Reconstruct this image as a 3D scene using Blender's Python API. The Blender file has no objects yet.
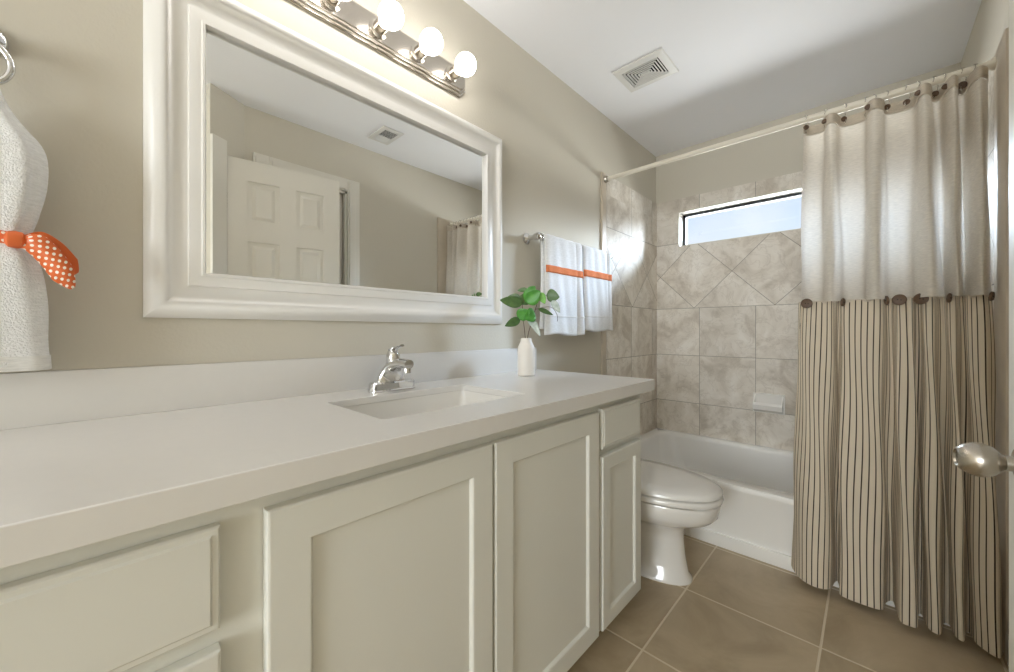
import bpy, bmesh, math, random
from mathutils import Vector, Matrix
random.seed(7)
SC = bpy.context.scene
COL = SC.collection
PI = math.pi

# ------------------------------------------------------------ camera
CAM = (1.2, 0.0, 1.055)
cd = bpy.data.cameras.new('camera'); cam = bpy.data.objects.new('camera', cd); COL.objects.link(cam)
cam.location = CAM; cam.rotation_euler = (PI/2, 0, math.radians(43.24))
cd.sensor_width = 36; cd.lens = 386/1014*36; cd.shift_y = -5/1014; cd.clip_start = 0.02
SC.camera = cam

# ------------------------------------------------------------ view and light
vs = SC.view_settings
vs.view_transform = 'Standard'; vs.look = 'None'; vs.gamma = 1; vs.use_curve_mapping = False
vs.exposure = 0.64
SC.cycles.max_bounces = 12; SC.cycles.diffuse_bounces = 8; SC.cycles.glossy_bounces = 5
SC.cycles.transparent_max_bounces = 12; SC.cycles.transmission_bounces = 6
SC.cycles.sample_clamp_indirect = 6
SC.cycles.use_denoising = True; SC.cycles.caustics_reflective = False; SC.cycles.caustics_refractive = False

# sky: pale blue ahead, brightness added at the sides and below for indoor light
w = bpy.data.worlds.new('sky'); SC.world = w; w.use_nodes = True
nt = w.node_tree; nt.nodes.clear()
def N(nt, t, **kw):
    n = nt.nodes.new(t)
    for k, v in kw.items(): setattr(n, k, v)
    return n
tc = N(nt, 'ShaderNodeTexCoord'); sx = N(nt, 'ShaderNodeSeparateXYZ'); nt.links.new(tc.outputs['Generated'], sx.inputs[0])
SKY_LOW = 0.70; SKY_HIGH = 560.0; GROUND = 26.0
r1 = N(nt, 'ShaderNodeValToRGB'); nt.links.new(sx.outputs['Z'], r1.inputs[0])
e = r1.color_ramp.elements
e[0].position = 0.0; e[0].color = (.66, .66, .62, 1)
e[1].position = 0.38; e[1].color = (.60, .78, 1.0, 1)
m = e.new(0.20); m.color = (.74, .86, 1.0, 1)
m = e.new(0.27); m.color = (.60, .76, 1.0, 1)
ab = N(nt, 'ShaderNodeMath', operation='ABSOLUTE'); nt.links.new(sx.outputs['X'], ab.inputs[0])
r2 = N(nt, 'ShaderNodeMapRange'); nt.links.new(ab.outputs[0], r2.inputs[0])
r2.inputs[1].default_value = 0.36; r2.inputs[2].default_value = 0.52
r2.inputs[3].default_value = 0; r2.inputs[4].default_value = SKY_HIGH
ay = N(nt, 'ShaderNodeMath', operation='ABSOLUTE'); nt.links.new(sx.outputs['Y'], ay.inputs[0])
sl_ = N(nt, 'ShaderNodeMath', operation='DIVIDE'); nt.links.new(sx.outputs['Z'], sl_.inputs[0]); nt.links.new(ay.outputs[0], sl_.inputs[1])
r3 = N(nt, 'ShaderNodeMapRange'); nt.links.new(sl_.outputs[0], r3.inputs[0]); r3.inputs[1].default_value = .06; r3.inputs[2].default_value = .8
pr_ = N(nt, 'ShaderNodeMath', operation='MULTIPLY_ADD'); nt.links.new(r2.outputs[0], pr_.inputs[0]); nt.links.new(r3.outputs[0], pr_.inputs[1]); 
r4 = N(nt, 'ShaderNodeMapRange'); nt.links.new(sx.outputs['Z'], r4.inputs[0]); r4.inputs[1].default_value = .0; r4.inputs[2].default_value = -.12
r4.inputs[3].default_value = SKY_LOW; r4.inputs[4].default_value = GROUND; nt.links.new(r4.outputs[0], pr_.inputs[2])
cl = N(nt, 'ShaderNodeTexNoise'); cl.inputs['Scale'].default_value = 5; nt.links.new(tc.outputs['Generated'], cl.inputs['Vector'])
cr = N(nt, 'ShaderNodeMapRange'); nt.links.new(cl.outputs['Fac'], cr.inputs[0]); cr.inputs[1].default_value = .42; cr.inputs[2].default_value = .68
cr.inputs[3].default_value = 0; cr.inputs[4].default_value = .7
mx = N(nt, 'ShaderNodeMix', data_type='RGBA'); nt.links.new(cr.outputs[0], mx.inputs[0]); nt.links.new(r1.outputs[0], mx.inputs[6]); mx.inputs[7].default_value = (.95, .97, 1, 1)
bg = N(nt, 'ShaderNodeBackground'); wo = N(nt, 'ShaderNodeOutputWorld')
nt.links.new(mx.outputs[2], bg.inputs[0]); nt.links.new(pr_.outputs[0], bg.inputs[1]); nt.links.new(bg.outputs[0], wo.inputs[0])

def area(name, loc, rot, sx_, sy_, power, color=(1, 1, 1), portal=False):
    l = bpy.data.lights.new(name, 'AREA'); l.shape = 'RECTANGLE'; l.size = sx_; l.size_y = sy_; l.energy = power; l.color = color
    o = bpy.data.objects.new(name, l); COL.objects.link(o); o.location = loc; o.rotation_euler = rot
    if portal: l.cycles.is_portal = True
    return o
area('window_portal', (0.77, 3.09, 1.80), (-PI/2, 0, 0), 1.2, .28, 1, portal=True)
# unseen fill light added behind the camera to brighten the room evenly
HALL = 55
area('hall_fill_light', (1.45, -3.36, 1.25), (PI/2, 0, 0), 1.15, 1.5, HALL, (.90, .96, 1.0))
BULB = 8.5

# ------------------------------------------------------------ materials
def newmat(name):
    m = bpy.data.materials.new(name); m.use_nodes = True
    nt = m.node_tree; b = nt.nodes['Principled BSDF']; return m, nt, b
def lin(c):
    return tuple(((x/255)/12.92 if x/255 <= .04045 else ((x/255+.055)/1.055)**2.4) for x in c) + (1,)
def noise(nt, scale, detail=3, vec=None, rough=.5, dist=0):
    n = N(nt, 'ShaderNodeTexNoise'); n.inputs['Scale'].default_value = scale; n.inputs['Detail'].default_value = detail
    n.inputs['Roughness'].default_value = rough; n.inputs['Distortion'].default_value = dist
    if vec is None:
        t = N(nt, 'ShaderNodeTexCoord'); vec = t.outputs['Object']
    nt.links.new(vec, n.inputs['Vector']); return n
def simple(name, rgb, rough=.5, metal=0, bump=0, bscale=200, bdist=.001, coat=0, var=0, vscale=6, spec=None):
    m, nt, b = newmat(name)
    c = lin(rgb); b.inputs['Base Color'].default_value = c; b.inputs['Roughness'].default_value = rough; b.inputs['Metallic'].default_value = metal
    if spec is not None: b.inputs['Specular IOR Level'].default_value = spec
    if coat: b.inputs['Coat Weight'].default_value = coat; b.inputs['Coat Roughness'].default_value = .08
    n2 = noise(nt, vscale, 2)
    mx = N(nt, 'ShaderNodeMix', data_type='RGBA'); nt.links.new(n2.outputs['Fac'], mx.inputs[0])
    v = max(var, .01)
    mx.inputs[6].default_value = tuple(x*(1-v) for x in c[:3])+(1,); mx.inputs[7].default_value = tuple(min(1, x*(1+v)) for x in c[:3])+(1,)
    nt.links.new(mx.outputs[2], b.inputs['Base Color'])
    if bump:
        n = noise(nt, bscale, 3); bp = N(nt, 'ShaderNodeBump'); bp.inputs['Strength'].default_value = bump; bp.inputs['Distance'].default_value = bdist
        nt.links.new(n.outputs['Fac'], bp.inputs['Height']); nt.links.new(bp.outputs[0], b.inputs['Normal'])
    return m
class X_:                                   # tiny math-node expression helper
    def __init__(s, nt, sock): s.nt = nt; s.s = sock
    def op(s, o, b=None, c=None):
        n = s.nt.nodes.new('ShaderNodeMath'); n.operation = o; s.nt.links.new(s.s, n.inputs[0])
        for i, q in ((1, b), (2, c)):
            if q is None: continue
            if isinstance(q, X_): s.nt.links.new(q.s, n.inputs[i])
            else: n.inputs[i].default_value = q
        return X_(s.nt, n.outputs[0])
    def __add__(s, b): return s.op('ADD', b)
    def __sub__(s, b): return s.op('SUBTRACT', b)
    def __mul__(s, b): return s.op('MULTIPLY', b)
    def line(s, period):                    # distance to the nearest multiple of period
        return (s.op('PINGPONG', period/2)) if False else s.op('ADD', 100*period).op('MODULO', period).op('SUBTRACT', period/2).op('ABSOLUTE').op('MULTIPLY', -1).op('ADD', period/2)
    def cell(s, period): return s.op('MULTIPLY', 1/period).op('FLOOR')
def tile_material(name, axis, x0, v0=1.22):
    """shower wall tile: square rows, a band of diagonal tiles, a square row on top; axis 0 = x, 1 = y"""
    m, nt, b = newmat(name)
    g = N(nt, 'ShaderNodeNewGeometry'); s = N(nt, 'ShaderNodeSeparateXYZ'); nt.links.new(g.outputs['Position'], s.inputs[0])
    a = X_(nt, s.outputs[axis]); z = X_(nt, s.outputs[2]); T = .3415; D = .482
    diag0 = {0: .28, 1: 2.28+.241}[axis]
    ar = a - x0; zr = z - v0
    inband = zr.op('GREATER_THAN', 0) * zr.op('LESS_THAN', .48)
    top = zr.op('GREATER_THAN', .48)
    low = zr.op('LESS_THAN', 0)
    ztop = zr - .48
    sqd = ar.line(T).op('MINIMUM', (zr.line(T) + top*9))
    sqd = sqd.op('MINIMUM', ztop.op('ABSOLUTE'))
    p = (a - diag0) + zr; q = (a - diag0) - zr
    dgd = p.line(D).op('MINIMUM', q.line(D)).op('MULTIPLY', .7071)
    dgd = dgd.op('MINIMUM', zr.op('ABSOLUTE')).op('MINIMUM', ztop.op('ABSOLUTE'))
    d = inband*dgd + (inband.op('MULTIPLY', -1) + 1)*sqd
    gm = d.op('LESS_THAN', .0016)
    cellid = inband*(p.cell(D)*3.7 + q.cell(D)*7.3) + (inband.op('MULTIPLY', -1) + 1)*(ar.cell(T)*5.1 + zr.cell(T)*2.9)
    cb = N(nt, 'ShaderNodeCombineXYZ'); nt.links.new((cellid*1.7).s, cb.inputs[0]); nt.links.new((cellid*.9).s, cb.inputs[1]); nt.links.new((cellid*-1.3).s, cb.inputs[2])
    va = N(nt, 'ShaderNodeVectorMath', operation='ADD'); nt.links.new(g.outputs['Position'], va.inputs[0]); nt.links.new(cb.outputs[0], va.inputs[1])
    n1 = noise(nt, 5.5, 6, va.outputs[0], .6, .7); n2 = noise(nt, 10, 5, va.outputs[0], .6, 1.0)
    rp = N(nt, 'ShaderNodeValToRGB'); nt.links.new(n1.outputs['Fac'], rp.inputs[0]); e = rp.color_ramp.elements
    e[0].position = .36; e[0].color = lin((200, 191, 178)); e[1].position = .66; e[1].color = lin((236, 231, 223))
    k = e.new(.5); k.color = lin((222, 215, 204))
    rv = N(nt, 'ShaderNodeMapRange'); nt.links.new(n2.outputs['Fac'], rv.inputs[0]); rv.inputs[1].default_value = .47; rv.inputs[2].default_value = .53
    vein = X_(nt, rv.outputs[0]).op('SUBTRACT', .5).op('ABSOLUTE').op('MULTIPLY', -2).op('ADD', 1).op('MULTIPLY', .25)
    mv = N(nt, 'ShaderNodeMix', data_type='RGBA'); nt.links.new(vein.s, mv.inputs[0]); nt.links.new(rp.outputs[0], mv.inputs[6]); mv.inputs[7].default_value = lin((158, 145, 129))
    wn = N(nt, 'ShaderNodeTexWhiteNoise', noise_dimensions='1D'); nt.links.new(cellid.s, wn.inputs['W'])
    hv = N(nt, 'ShaderNodeHueSaturation'); nt.links.new(mv.outputs[2], hv.inputs['Color'])
    nt.links.new((X_(nt, wn.outputs['Value'])*.12 + .94).s, hv.inputs['Value'])
    mg = N(nt, 'ShaderNodeMix', data_type='RGBA'); nt.links.new(gm.s, mg.inputs[0]); nt.links.new(hv.outputs[0], mg.inputs[6]); mg.inputs[7].default_value = lin((150, 143, 132))
    nt.links.new(mg.outputs[2], b.inputs['Base Color'])
    b.inputs['Roughness'].default_value = (.45, .62)[axis]; b.inputs['Specular IOR Level'].default_value = (.3, .06)[axis]
    bp = N(nt, 'ShaderNodeBump'); bp.inputs['Distance'].default_value = .0015; bp.inputs['Strength'].default_value = .6
    nt.links.new(d.op('MINIMUM', .003).op('MULTIPLY', 333).s, bp.inputs['Height']); nt.links.new(bp.outputs[0], b.inputs['Normal'])
    return m
def floor_material():
    m, nt, b = newmat('brown_floor_tile')
    g = N(nt, 'ShaderNodeNewGeometry'); s = N(nt, 'ShaderNodeSeparateXYZ'); nt.links.new(g.outputs['Position'], s.inputs[0])
    a = X_(nt, s.outputs[0]) - .652; c = X_(nt, s.outputs[1]) - 1.652; TX, TY = .428, .415
    d = a.line(TX).op('MINIMUM', c.line(TY)); gm = d.op('LESS_THAN', .0035)
    cell = a.cell(TX)*3.1 + c.cell(TY)*7.7
    cb = N(nt, 'ShaderNodeCombineXYZ'); nt.links.new(cell.s, cb.inputs[0]); nt.links.new((cell*.37).s, cb.inputs[1])
    va = N(nt, 'ShaderNodeVectorMath', operation='ADD'); nt.links.new(g.outputs['Position'], va.inputs[0]); nt.links.new(cb.outputs[0], va.inputs[1])
    n1 = noise(nt, 4, 5, va.outputs[0], .6, .6)
    rp = N(nt, 'ShaderNodeValToRGB'); nt.links.new(n1.outputs['Fac'], rp.inputs[0]); e = rp.color_ramp.elements
    e[0].position = .3; e[0].color = lin((160, 143, 117)); e[1].position = .7; e[1].color = lin((192, 175, 148))
    k = e.new(.48); k.color = lin((176, 159, 132))
    mg = N(nt, 'ShaderNodeMix', data_type='RGBA'); nt.links.new(gm.s, mg.inputs[0]); nt.links.new(rp.outputs[0], mg.inputs[6]); mg.inputs[7].default_value = lin((214, 202, 180))
    nt.links.new(mg.outputs[2], b.inputs['Base Color']); b.inputs['Roughness'].default_value = .42
    bp = N(nt, 'ShaderNodeBump'); bp.inputs['Distance'].default_value = .002; bp.inputs['Strength'].default_value = .5
    nt.links.new(d.op('MINIMUM', .005).op('MULTIPLY', 200).s, bp.inputs['Height']); nt.links.new(bp.outputs[0], b.inputs['Normal'])
    return m
def cloth_material(name, rgb, transl=.4, transp=0.0, weave=900, stripes=False, uvw=False, bump=.3, bdist=.0006):
    m, nt, b = newmat(name)
    b.inputs['Roughness'].default_value = .9; b.inputs['Specular IOR Level'].default_value = .15
    col = None
    if stripes:
        t = N(nt, 'ShaderNodeTexCoord'); s = N(nt, 'ShaderNodeSeparateXYZ'); nt.links.new(t.outputs['UV'], s.inputs[0])
        u = X_(nt, s.outputs[0]); d = u.line(.0185)
        msk = d.op('LESS_THAN', .0018)
        mg = N(nt, 'ShaderNodeMix', data_type='RGBA'); nt.links.new(msk.s, mg.inputs[0]); mg.inputs[6].default_value = lin(rgb); mg.inputs[7].default_value = lin((62, 52, 45))
        col = mg.outputs[2]
    else:
        t = N(nt, 'ShaderNodeTexCoord'); mp = N(nt, 'ShaderNodeMapping'); nt.links.new(t.outputs['Object'], mp.inputs[0]); mp.inputs['Scale'].default_value = (1, 1, 6)
        n0 = noise(nt, 60, 3, mp.outputs[0]); mg = N(nt, 'ShaderNodeMix', data_type='RGBA'); nt.links.new(n0.outputs['Fac'], mg.inputs[0])
        c = lin(rgb); mg.inputs[6].default_value = tuple(x*.72 for x in c[:3])+(1,); mg.inputs[7].default_value = tuple(min(1, x*1.12) for x in c[:3])+(1,)
        col = mg.outputs[2]
    nt.links.new(col, b.inputs['Base Color'])
    n = noise(nt, weave, 2); bp = N(nt, 'ShaderNodeBump'); bp.inputs['Strength'].default_value = bump; bp.inputs['Distance'].default_value = bdist
    nt.links.new(n.outputs['Fac'], bp.inputs['Height']); nt.links.new(bp.outputs[0], b.inputs['Normal'])
    out = nt.nodes['Material Output']; sh = b.outputs[0]
    if transl:
        tr = N(nt, 'ShaderNodeBsdfTranslucent'); nt.links.new(col, tr.inputs[0]); mi = N(nt, 'ShaderNodeMixShader'); mi.inputs[0].default_value = transl
        nt.links.new(sh, mi.inputs[1]); nt.links.new(tr.outputs[0], mi.inputs[2]); sh = mi.outputs[0]
    if transp:
        tp = N(nt, 'ShaderNodeBsdfTransparent'); mi = N(nt, 'ShaderNodeMixShader'); mi.inputs[0].default_value = transp
        nt.links.new(sh, mi.inputs[1]); nt.links.new(tp.outputs[0], mi.inputs[2]); sh = mi.outputs[0]
    nt.links.new(sh, out.inputs[0]); return m
def dot_ribbon():
    m, nt, b = newmat('orange_dotted_ribbon'); b.inputs['Roughness'].default_value = .4
    t = N(nt, 'ShaderNodeTexCoord'); s = N(nt, 'ShaderNodeSeparateXYZ'); nt.links.new(t.outputs['UV'], s.inputs[0])
    P = .0095; u = X_(nt, s.outputs[0]); v = X_(nt, s.outputs[1])
    p = (u+v)*.7071; q = (u-v)*.7071
    def cen(a): return a.op('ADD', 10*P).op('MODULO', P).op('SUBTRACT', P/2)
    cp, cq = cen(p), cen(q); d = (cp*cp + cq*cq).op('SQRT'); msk = d.op('LESS_THAN', .0025)
    mg = N(nt, 'ShaderNodeMix', data_type='RGBA'); nt.links.new(msk.s, mg.inputs[0]); mg.inputs[6].default_value = lin((214, 104, 50)); mg.inputs[7].default_value = lin((245, 235, 222))
    nt.links.new(mg.outputs[2], b.inputs['Base Color']); return m

M = dict(
    wall=simple('beige_wall_paint', (204, 198, 184), .75, bump=.35, bscale=120, bdist=.002, var=.015, vscale=2),
    ceil=simple('white_ceiling_paint', (240, 241, 245), .85, bump=.3, bscale=160, bdist=.0015),
    trim=simple('white_trim_paint', (222, 218, 208), .35),
    tileb=tile_material('beige_marble_tile_back', 0, -.0255), tiles=tile_material('beige_marble_tile_side', 1, 2.51),
    floor=floor_material(), nose=simple('brown_bullnose_tile', (198, 186, 168), .45, var=.12, vscale=14),
    cab=simple('greige_cabinet_paint', (222, 222, 215), .5, var=.01, spec=.3),
    quartz=simple('white_quartz', (224, 222, 219), .24, var=.015, vscale=40),
    quartz_edge=simple('white_quartz_splash', (214, 211, 206), .3, var=.015, vscale=40),
    porc=simple('white_porcelain', (232, 230, 226), .08, coat=.5),
    tub=simple('white_tub_enamel', (244, 243, 240), .12, coat=.4),
    chrome=simple('polished_chrome', (225, 225, 225), .06, 1),
    nickel=simple('brushed_nickel', (190, 183, 172), .27, 1, bump=.05, bscale=400),
    nickel2=simple('satin_nickel_plate', (205, 198, 188), .2, 1),
    dark=simple('dark_window_metal', (40, 44, 52), .4),
    black=simple('dark_gap', (30, 28, 26), .9),
    frame=simple('white_mirror_frame_lacquer', (234, 232, 228), .3),
    vent=simple('white_vent_plastic', (222, 221, 218), .45),
    rodm=simple('ivory_enamel_rod', (226, 219, 204), .35),
    linen=cloth_material('natural_linen', (228, 221, 210), .34, 0, 500),
    linenh=cloth_material('natural_linen_header', (214, 203, 187), .15, 0, 500),
    ticking=cloth_material('striped_ticking', (218, 206, 186), .12, 0, 700, stripes=True),
    terry=cloth_material('white_terry', (250, 250, 249), .1, 0, 330, bump=.7, bdist=.003),
    terryband=cloth_material('white_woven_band', (240, 239, 236), .1, 0, 900, bump=.2),
    orange=cloth_material('orange_woven_stripe', (226, 134, 88), .05, 0, 900),
    ribbon=dot_ribbon(), ribbonback=simple('orange_satin', (222, 106, 44), .35),
    vase=simple('matt_white_ceramic', (236, 231, 224), .45, bump=.1, bscale=60),
    stem=simple('brown_stem', (92, 70, 58), .6),
    wood=simple('dark_coconut_shell', (98, 76, 58), .5, bump=.3, bscale=200, var=.25, vscale=90),
    thread=simple('pale_thread', (215, 205, 190), .8),
)
def leafmat(name, c1, c2, scale=60):
    m, nt, b = newmat(name); n = noise(nt, scale, 3)
    mg = N(nt, 'ShaderNodeMix', data_type='RGBA'); nt.links.new(n.outputs['Fac'], mg.inputs[0]); mg.inputs[6].default_value = lin(c1); mg.inputs[7].default_value = lin(c2)
    nt.links.new(mg.outputs[2], b.inputs['Base Color']); b.inputs['Roughness'].default_value = .35; return m
M['leaf'] = leafmat('green_leaf', (50, 120, 40), (96, 170, 66)); M['leafd'] = leafmat('dark_green_leaf', (58, 88, 48), (98, 130, 74)); M['leafl'] = leafmat('light_green_leaf', (110, 180, 80), (150, 205, 110))
M['leafw'] = leafmat('glare_white_leaf', (235, 240, 240), (120, 150, 130), 90)  # pale colour stands in for glare on the leaves
m_, nt_, b_ = newmat('mirror_glass'); b_.inputs['Base Color'].default_value = (.93, .94, .93, 1); b_.inputs['Metallic'].default_value = 1; b_.inputs['Roughness'].default_value = 0.0; M['mirror'] = m_
m_, nt_, b_ = newmat('frosted_bulb'); b_.inputs['Base Color'].default_value = (1, 1, 1, 1); b_.inputs['Emission Color'].default_value = (1, .965, .92, 1); b_.inputs['Emission Strength'].default_value = BULB; M['bulb'] = m_
m_, nt_, b_ = newmat('window_glass'); tp = N(nt_, 'ShaderNodeBsdfTransparent'); tp.inputs[0].default_value = (.97, .985, 1, 1); gl = N(nt_, 'ShaderNodeBsdfGlossy'); gl.inputs['Roughness'].default_value = 0
fr = N(nt_, 'ShaderNodeFresnel'); mi = N(nt_, 'ShaderNodeMixShader'); nt_.links.new(fr.outputs[0], mi.inputs[0]); nt_.links.new(tp.outputs[0], mi.inputs[1]); nt_.links.new(gl.outputs[0], mi.inputs[2])
nt_.links.new(mi.outputs[0], nt_.nodes['Material Output'].inputs[0]); M['glass'] = m_

# ------------------------------------------------------------ mesh helpers
def finish(name, bm, mat, parent=None, smooth=True, angle=35, recalc=True):
    if recalc: bmesh.ops.recalc_face_normals(bm, faces=bm.faces)
    me = bpy.data.meshes.new(name); bm.to_mesh(me); bm.free()
    mats = mat if isinstance(mat, (list, tuple)) else [mat]
    for q in mats: me.materials.append(q)
    o = bpy.data.objects.new(name, me); COL.objects.link(o)
    if smooth:
        me.shade_smooth()
        if angle < 179:
            bm2 = bmesh.new(); bm2.from_mesh(me)
            for ed in bm2.edges:
                if len(ed.link_faces) == 2 and ed.calc_face_angle(0) > math.radians(angle): ed.smooth = False
            bm2.to_mesh(me); bm2.free()
    if parent: parent_to(o, parent)
    return o
def world_loc(p):
    v = Vector(p.location)
    return v if p.parent is None else p.parent.matrix_basis @ v
def parent_to(o, p):
    o.parent = p
    chain = []; q = p
    while q: chain.append(q); q = q.parent
    mw = Matrix.Identity(4)
    for q in reversed(chain): mw = mw @ q.matrix_parent_inverse @ q.matrix_basis
    o.matrix_parent_inverse = mw.inverted()
def empty(name, loc, label=None, cat=None, group=None):
    o = bpy.data.objects.new(name, None); o.empty_display_size = .05; COL.objects.link(o); o.location = loc
    tag(o, label, cat, group); return o
def tag(o, label=None, cat=None, group=None, kind=None):
    if label: o['label'] = label
    if cat: o['category'] = cat
    if group: o['group'] = group
    if kind: o['kind'] = kind
    return o
def box(bm, x0, x1, y0, y1, z0, z1, bev=0, seg=2, mi=0):
    vs_ = [bm.verts.new((x, y, z)) for x in (x0, x1) for y in (y0, y1) for z in (z0, z1)]
    fs = [(0, 1, 3, 2), (4, 6, 7, 5), (0, 4, 5, 1), (2, 3, 7, 6), (0, 2, 6, 4), (1, 5, 7, 3)]
    F = [bm.faces.new([vs_[i] for i in f]) for f in fs]
    for f in F: f.material_index = mi
    if bev:
        ed = list({e for f in F for e in f.edges})
        bmesh.ops.bevel(bm, geom=ed, offset=bev, segments=seg, profile=.6, affect='EDGES')
def obox(name, b, mat, parent=None, bev=0, seg=2):
    bm = bmesh.new(); box(bm, *b, bev=bev, seg=seg); return finish(name, bm, mat, parent)
def loft(bm, loops, cap0=True, cap1=True, closed=True, mi=0):
    L = [[bm.verts.new(p) for p in lp] for lp in loops]; n = len(L[0])
    for a, b in zip(L, L[1:]):
        for i in range(n if closed else n-1):
            j = (i+1) % n
            f = bm.faces.new((a[i], a[j], b[j], b[i])); f.material_index = mi
    if cap0: bm.faces.new(L[0][::-1]).material_index = mi
    if cap1: bm.faces.new(L[-1]).material_index = mi
    return L
def ring(c, r, n, ax=2, r2=None, off=0):
    r2 = r if r2 is None else r2; out = []
    for i in range(n):
        a = 2*PI*i/n + off; p = [0, 0, 0]; u, v = [(1, 2), (2, 0), (0, 1)][ax]
        p[u] = r*math.cos(a); p[v] = r2*math.sin(a); out.append((c[0]+p[0], c[1]+p[1], c[2]+p[2]))
    return out
def lathe(bm, c, prof, n=32, ax=2, cap0=True, cap1=True):
    loops = []
    for r, h in prof:
        cc = list(c); cc[ax] += h; loops.append(ring(cc, max(r, .0002), n, ax))
    loft(bm, loops, cap0, cap1)
def tube(bm, pts, r, n=10, cap=True):
    pts = [Vector(p) for p in pts]; rs = r if isinstance(r, (list, tuple)) else [r]*len(pts)
    loops = []; up = None
    for i, p in enumerate(pts):
        t = (pts[min(i+1, len(pts)-1)] - pts[max(i-1, 0)]).normalized()
        if up is None:
            up = t.orthogonal().normalized()
        up = (up - t*up.dot(t)).normalized(); s = t.cross(up)
        loops.append([tuple(p + (up*math.cos(2*PI*k/n) + s*math.sin(2*PI*k/n))*rs[i]) for k in range(n)])
    loft(bm, loops, cap, cap)
def rrect(x0, x1, y0, y1, z, r, k=6):
    out = []
    for cx, cy, a0 in ((x1-r, y1-r, 0), (x0+r, y1-r, PI/2), (x0+r, y0+r, PI), (x1-r, y0+r, 3*PI/2)):
        for i in range(k+1):
            a = a0 + PI/2*i/k; out.append((cx+r*math.cos(a), cy+r*math.sin(a), z))
    return out
def catmull(P, n):
    out = []
    for i in range(len(P)-1):
        p0, p1, p2, p3 = P[max(i-1, 0)], P[i], P[i+1], P[min(i+2, len(P)-1)]
        for k in range(n):
            t = k/n
            out.append(tuple(.5*((2*b) + (-a+c)*t + (2*a-5*b+4*c-d)*t*t + (-a+3*b-3*c+d)*t**3) for a, b, c, d in zip(p0, p1, p2, p3)))
    out.append(tuple(P[-1])); return out
def struct(o): o['kind'] = 'structure'; return o

# ------------------------------------------------------------ room shell
YB = 2.95; XR = 1.53; H = 2.394
WX0, WX1, WZ0, WZ1 = .17, 1.37, 1.675, 1.93
struct(obox('floor', (-.12, 2.2, -3.5, 3.1, -.1, 0), M['floor']))
struct(obox('ceiling', (-.12, 2.2, -3.5, 3.1, H, H+.1), M['ceil']))
struct(obox('wall_left', (-.12, 0, -3.5, 3.1, 0, H), M['wall']))
bm = bmesh.new()
box(bm, 0, WX0, YB, 3.1, 0, H); box(bm, WX1, XR, YB, 3.1, 0, H); box(bm, WX0, WX1, YB, 3.1, 0, WZ0); box(bm, WX0, WX1, YB, 3.1, WZ1, H)
struct(finish('wall_back', bm, M['wall']))
# right wall with the closet opening, and the angled piece at the entry
CO0, CO1, COZ = .73, 1.215, 2.04
bm = bmesh.new()
box(bm, XR, XR+.12, CO1, 3.1, 0, H); box(bm, XR, XR+.12, .60, CO0, 0, H); box(bm, XR, XR+.12, CO0, CO1, COZ, H)
loft(bm, [[(1.42, .42, z), (1.56, .38, z), (XR+.12, .60, z), (XR, .60, z)] for z in (0, H)])
struct(finish('wall_right', bm, M['wall'], smooth=False))
bm = bmesh.new(); box(bm, 1.55, 2.2, .38, .50, 0, H); box(bm, 2.08, 2.2, -3.5, .38, 0, H); box(bm, 0, 2.08, -3.5, -3.38, 0, H)
struct(finish('wall_near', bm, M['wall'], smooth=False))
struct(obox('wall_closet', (XR+.12, XR+.20, .50, 3.1, 0, H), M['wall']))
# tile surrounds
bm = bmesh.new()
TT = 2.028; t = .011
for b in ((0.011, WX0, .2, TT), (WX1, XR-.011, .2, TT), (WX0, WX1, .2, WZ0), (WX0, WX1, WZ1, TT)):
    box(bm, b[0], b[1], YB-t, YB, b[2], b[3])
struct(finish('trim_1', bm, M['tileb'], smooth=False))
struct(obox('trim_2', (0, t, 2.160, YB, .0, TT), M['tiles'], bev=.001))
struct(obox('trim_7', (0, t+.002, 2.112, 2.1595, .0, TT), M['nose'], bev=.004))
struct(obox('trim_3', (XR-t, XR, 2.16, YB, .0, TT), M['tiles'], bev=.001))
struct(obox('trim_8', (XR-t-.002, XR, 2.0, 2.1595, .0, TT), M['nose'], bev=.004))
# window: white reveal, dark frame, glass
bm = bmesh.new(); q = .006; yd = 3.055
box(bm, WX0, WX0+q, YB-t-.001, yd, WZ0, WZ1); box(bm, WX1-q, WX1, YB-t-.001, yd, WZ0, WZ1); box(bm, WX0, WX1, YB-t-.001, yd, WZ1-q, WZ1); box(bm, WX0, WX1, YB-t-.001, yd, WZ0, WZ0+q)
win = struct(finish('window_1', bm, M['trim'], smooth=False))
bm = bmesh.new(); f = .016
for b in ((WX0+q, WX0+q+f, WZ0+q, WZ1-q), (WX1-q-f, WX1-q, WZ0+q, WZ1-q), (WX0+q, WX1-q, WZ0+q, WZ0+q+.008), (WX0+q, WX1-q, WZ1-q-f, WZ1-q)):
    box(bm, b[0], b[1], yd-.03, yd+.01, b[2], b[3], .002)
finish('window_frame', bm, M['dark'], win)
obox('window_pane', (WX0+q+f, WX1-q-f, yd-.012, yd-.008, WZ0+q+.008, WZ1-q-f), M['glass'], win)
struct(obox('baseboard_right', (XR-.014, XR, CO1+.09, 1.999, 0, .085), M['trim'], bev=.004))

struct(obox('trim_6', (-.4, 2.0, 3.1, 3.52, 2.21, 2.29), M['trim']))     # eave over the window outside

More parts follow.
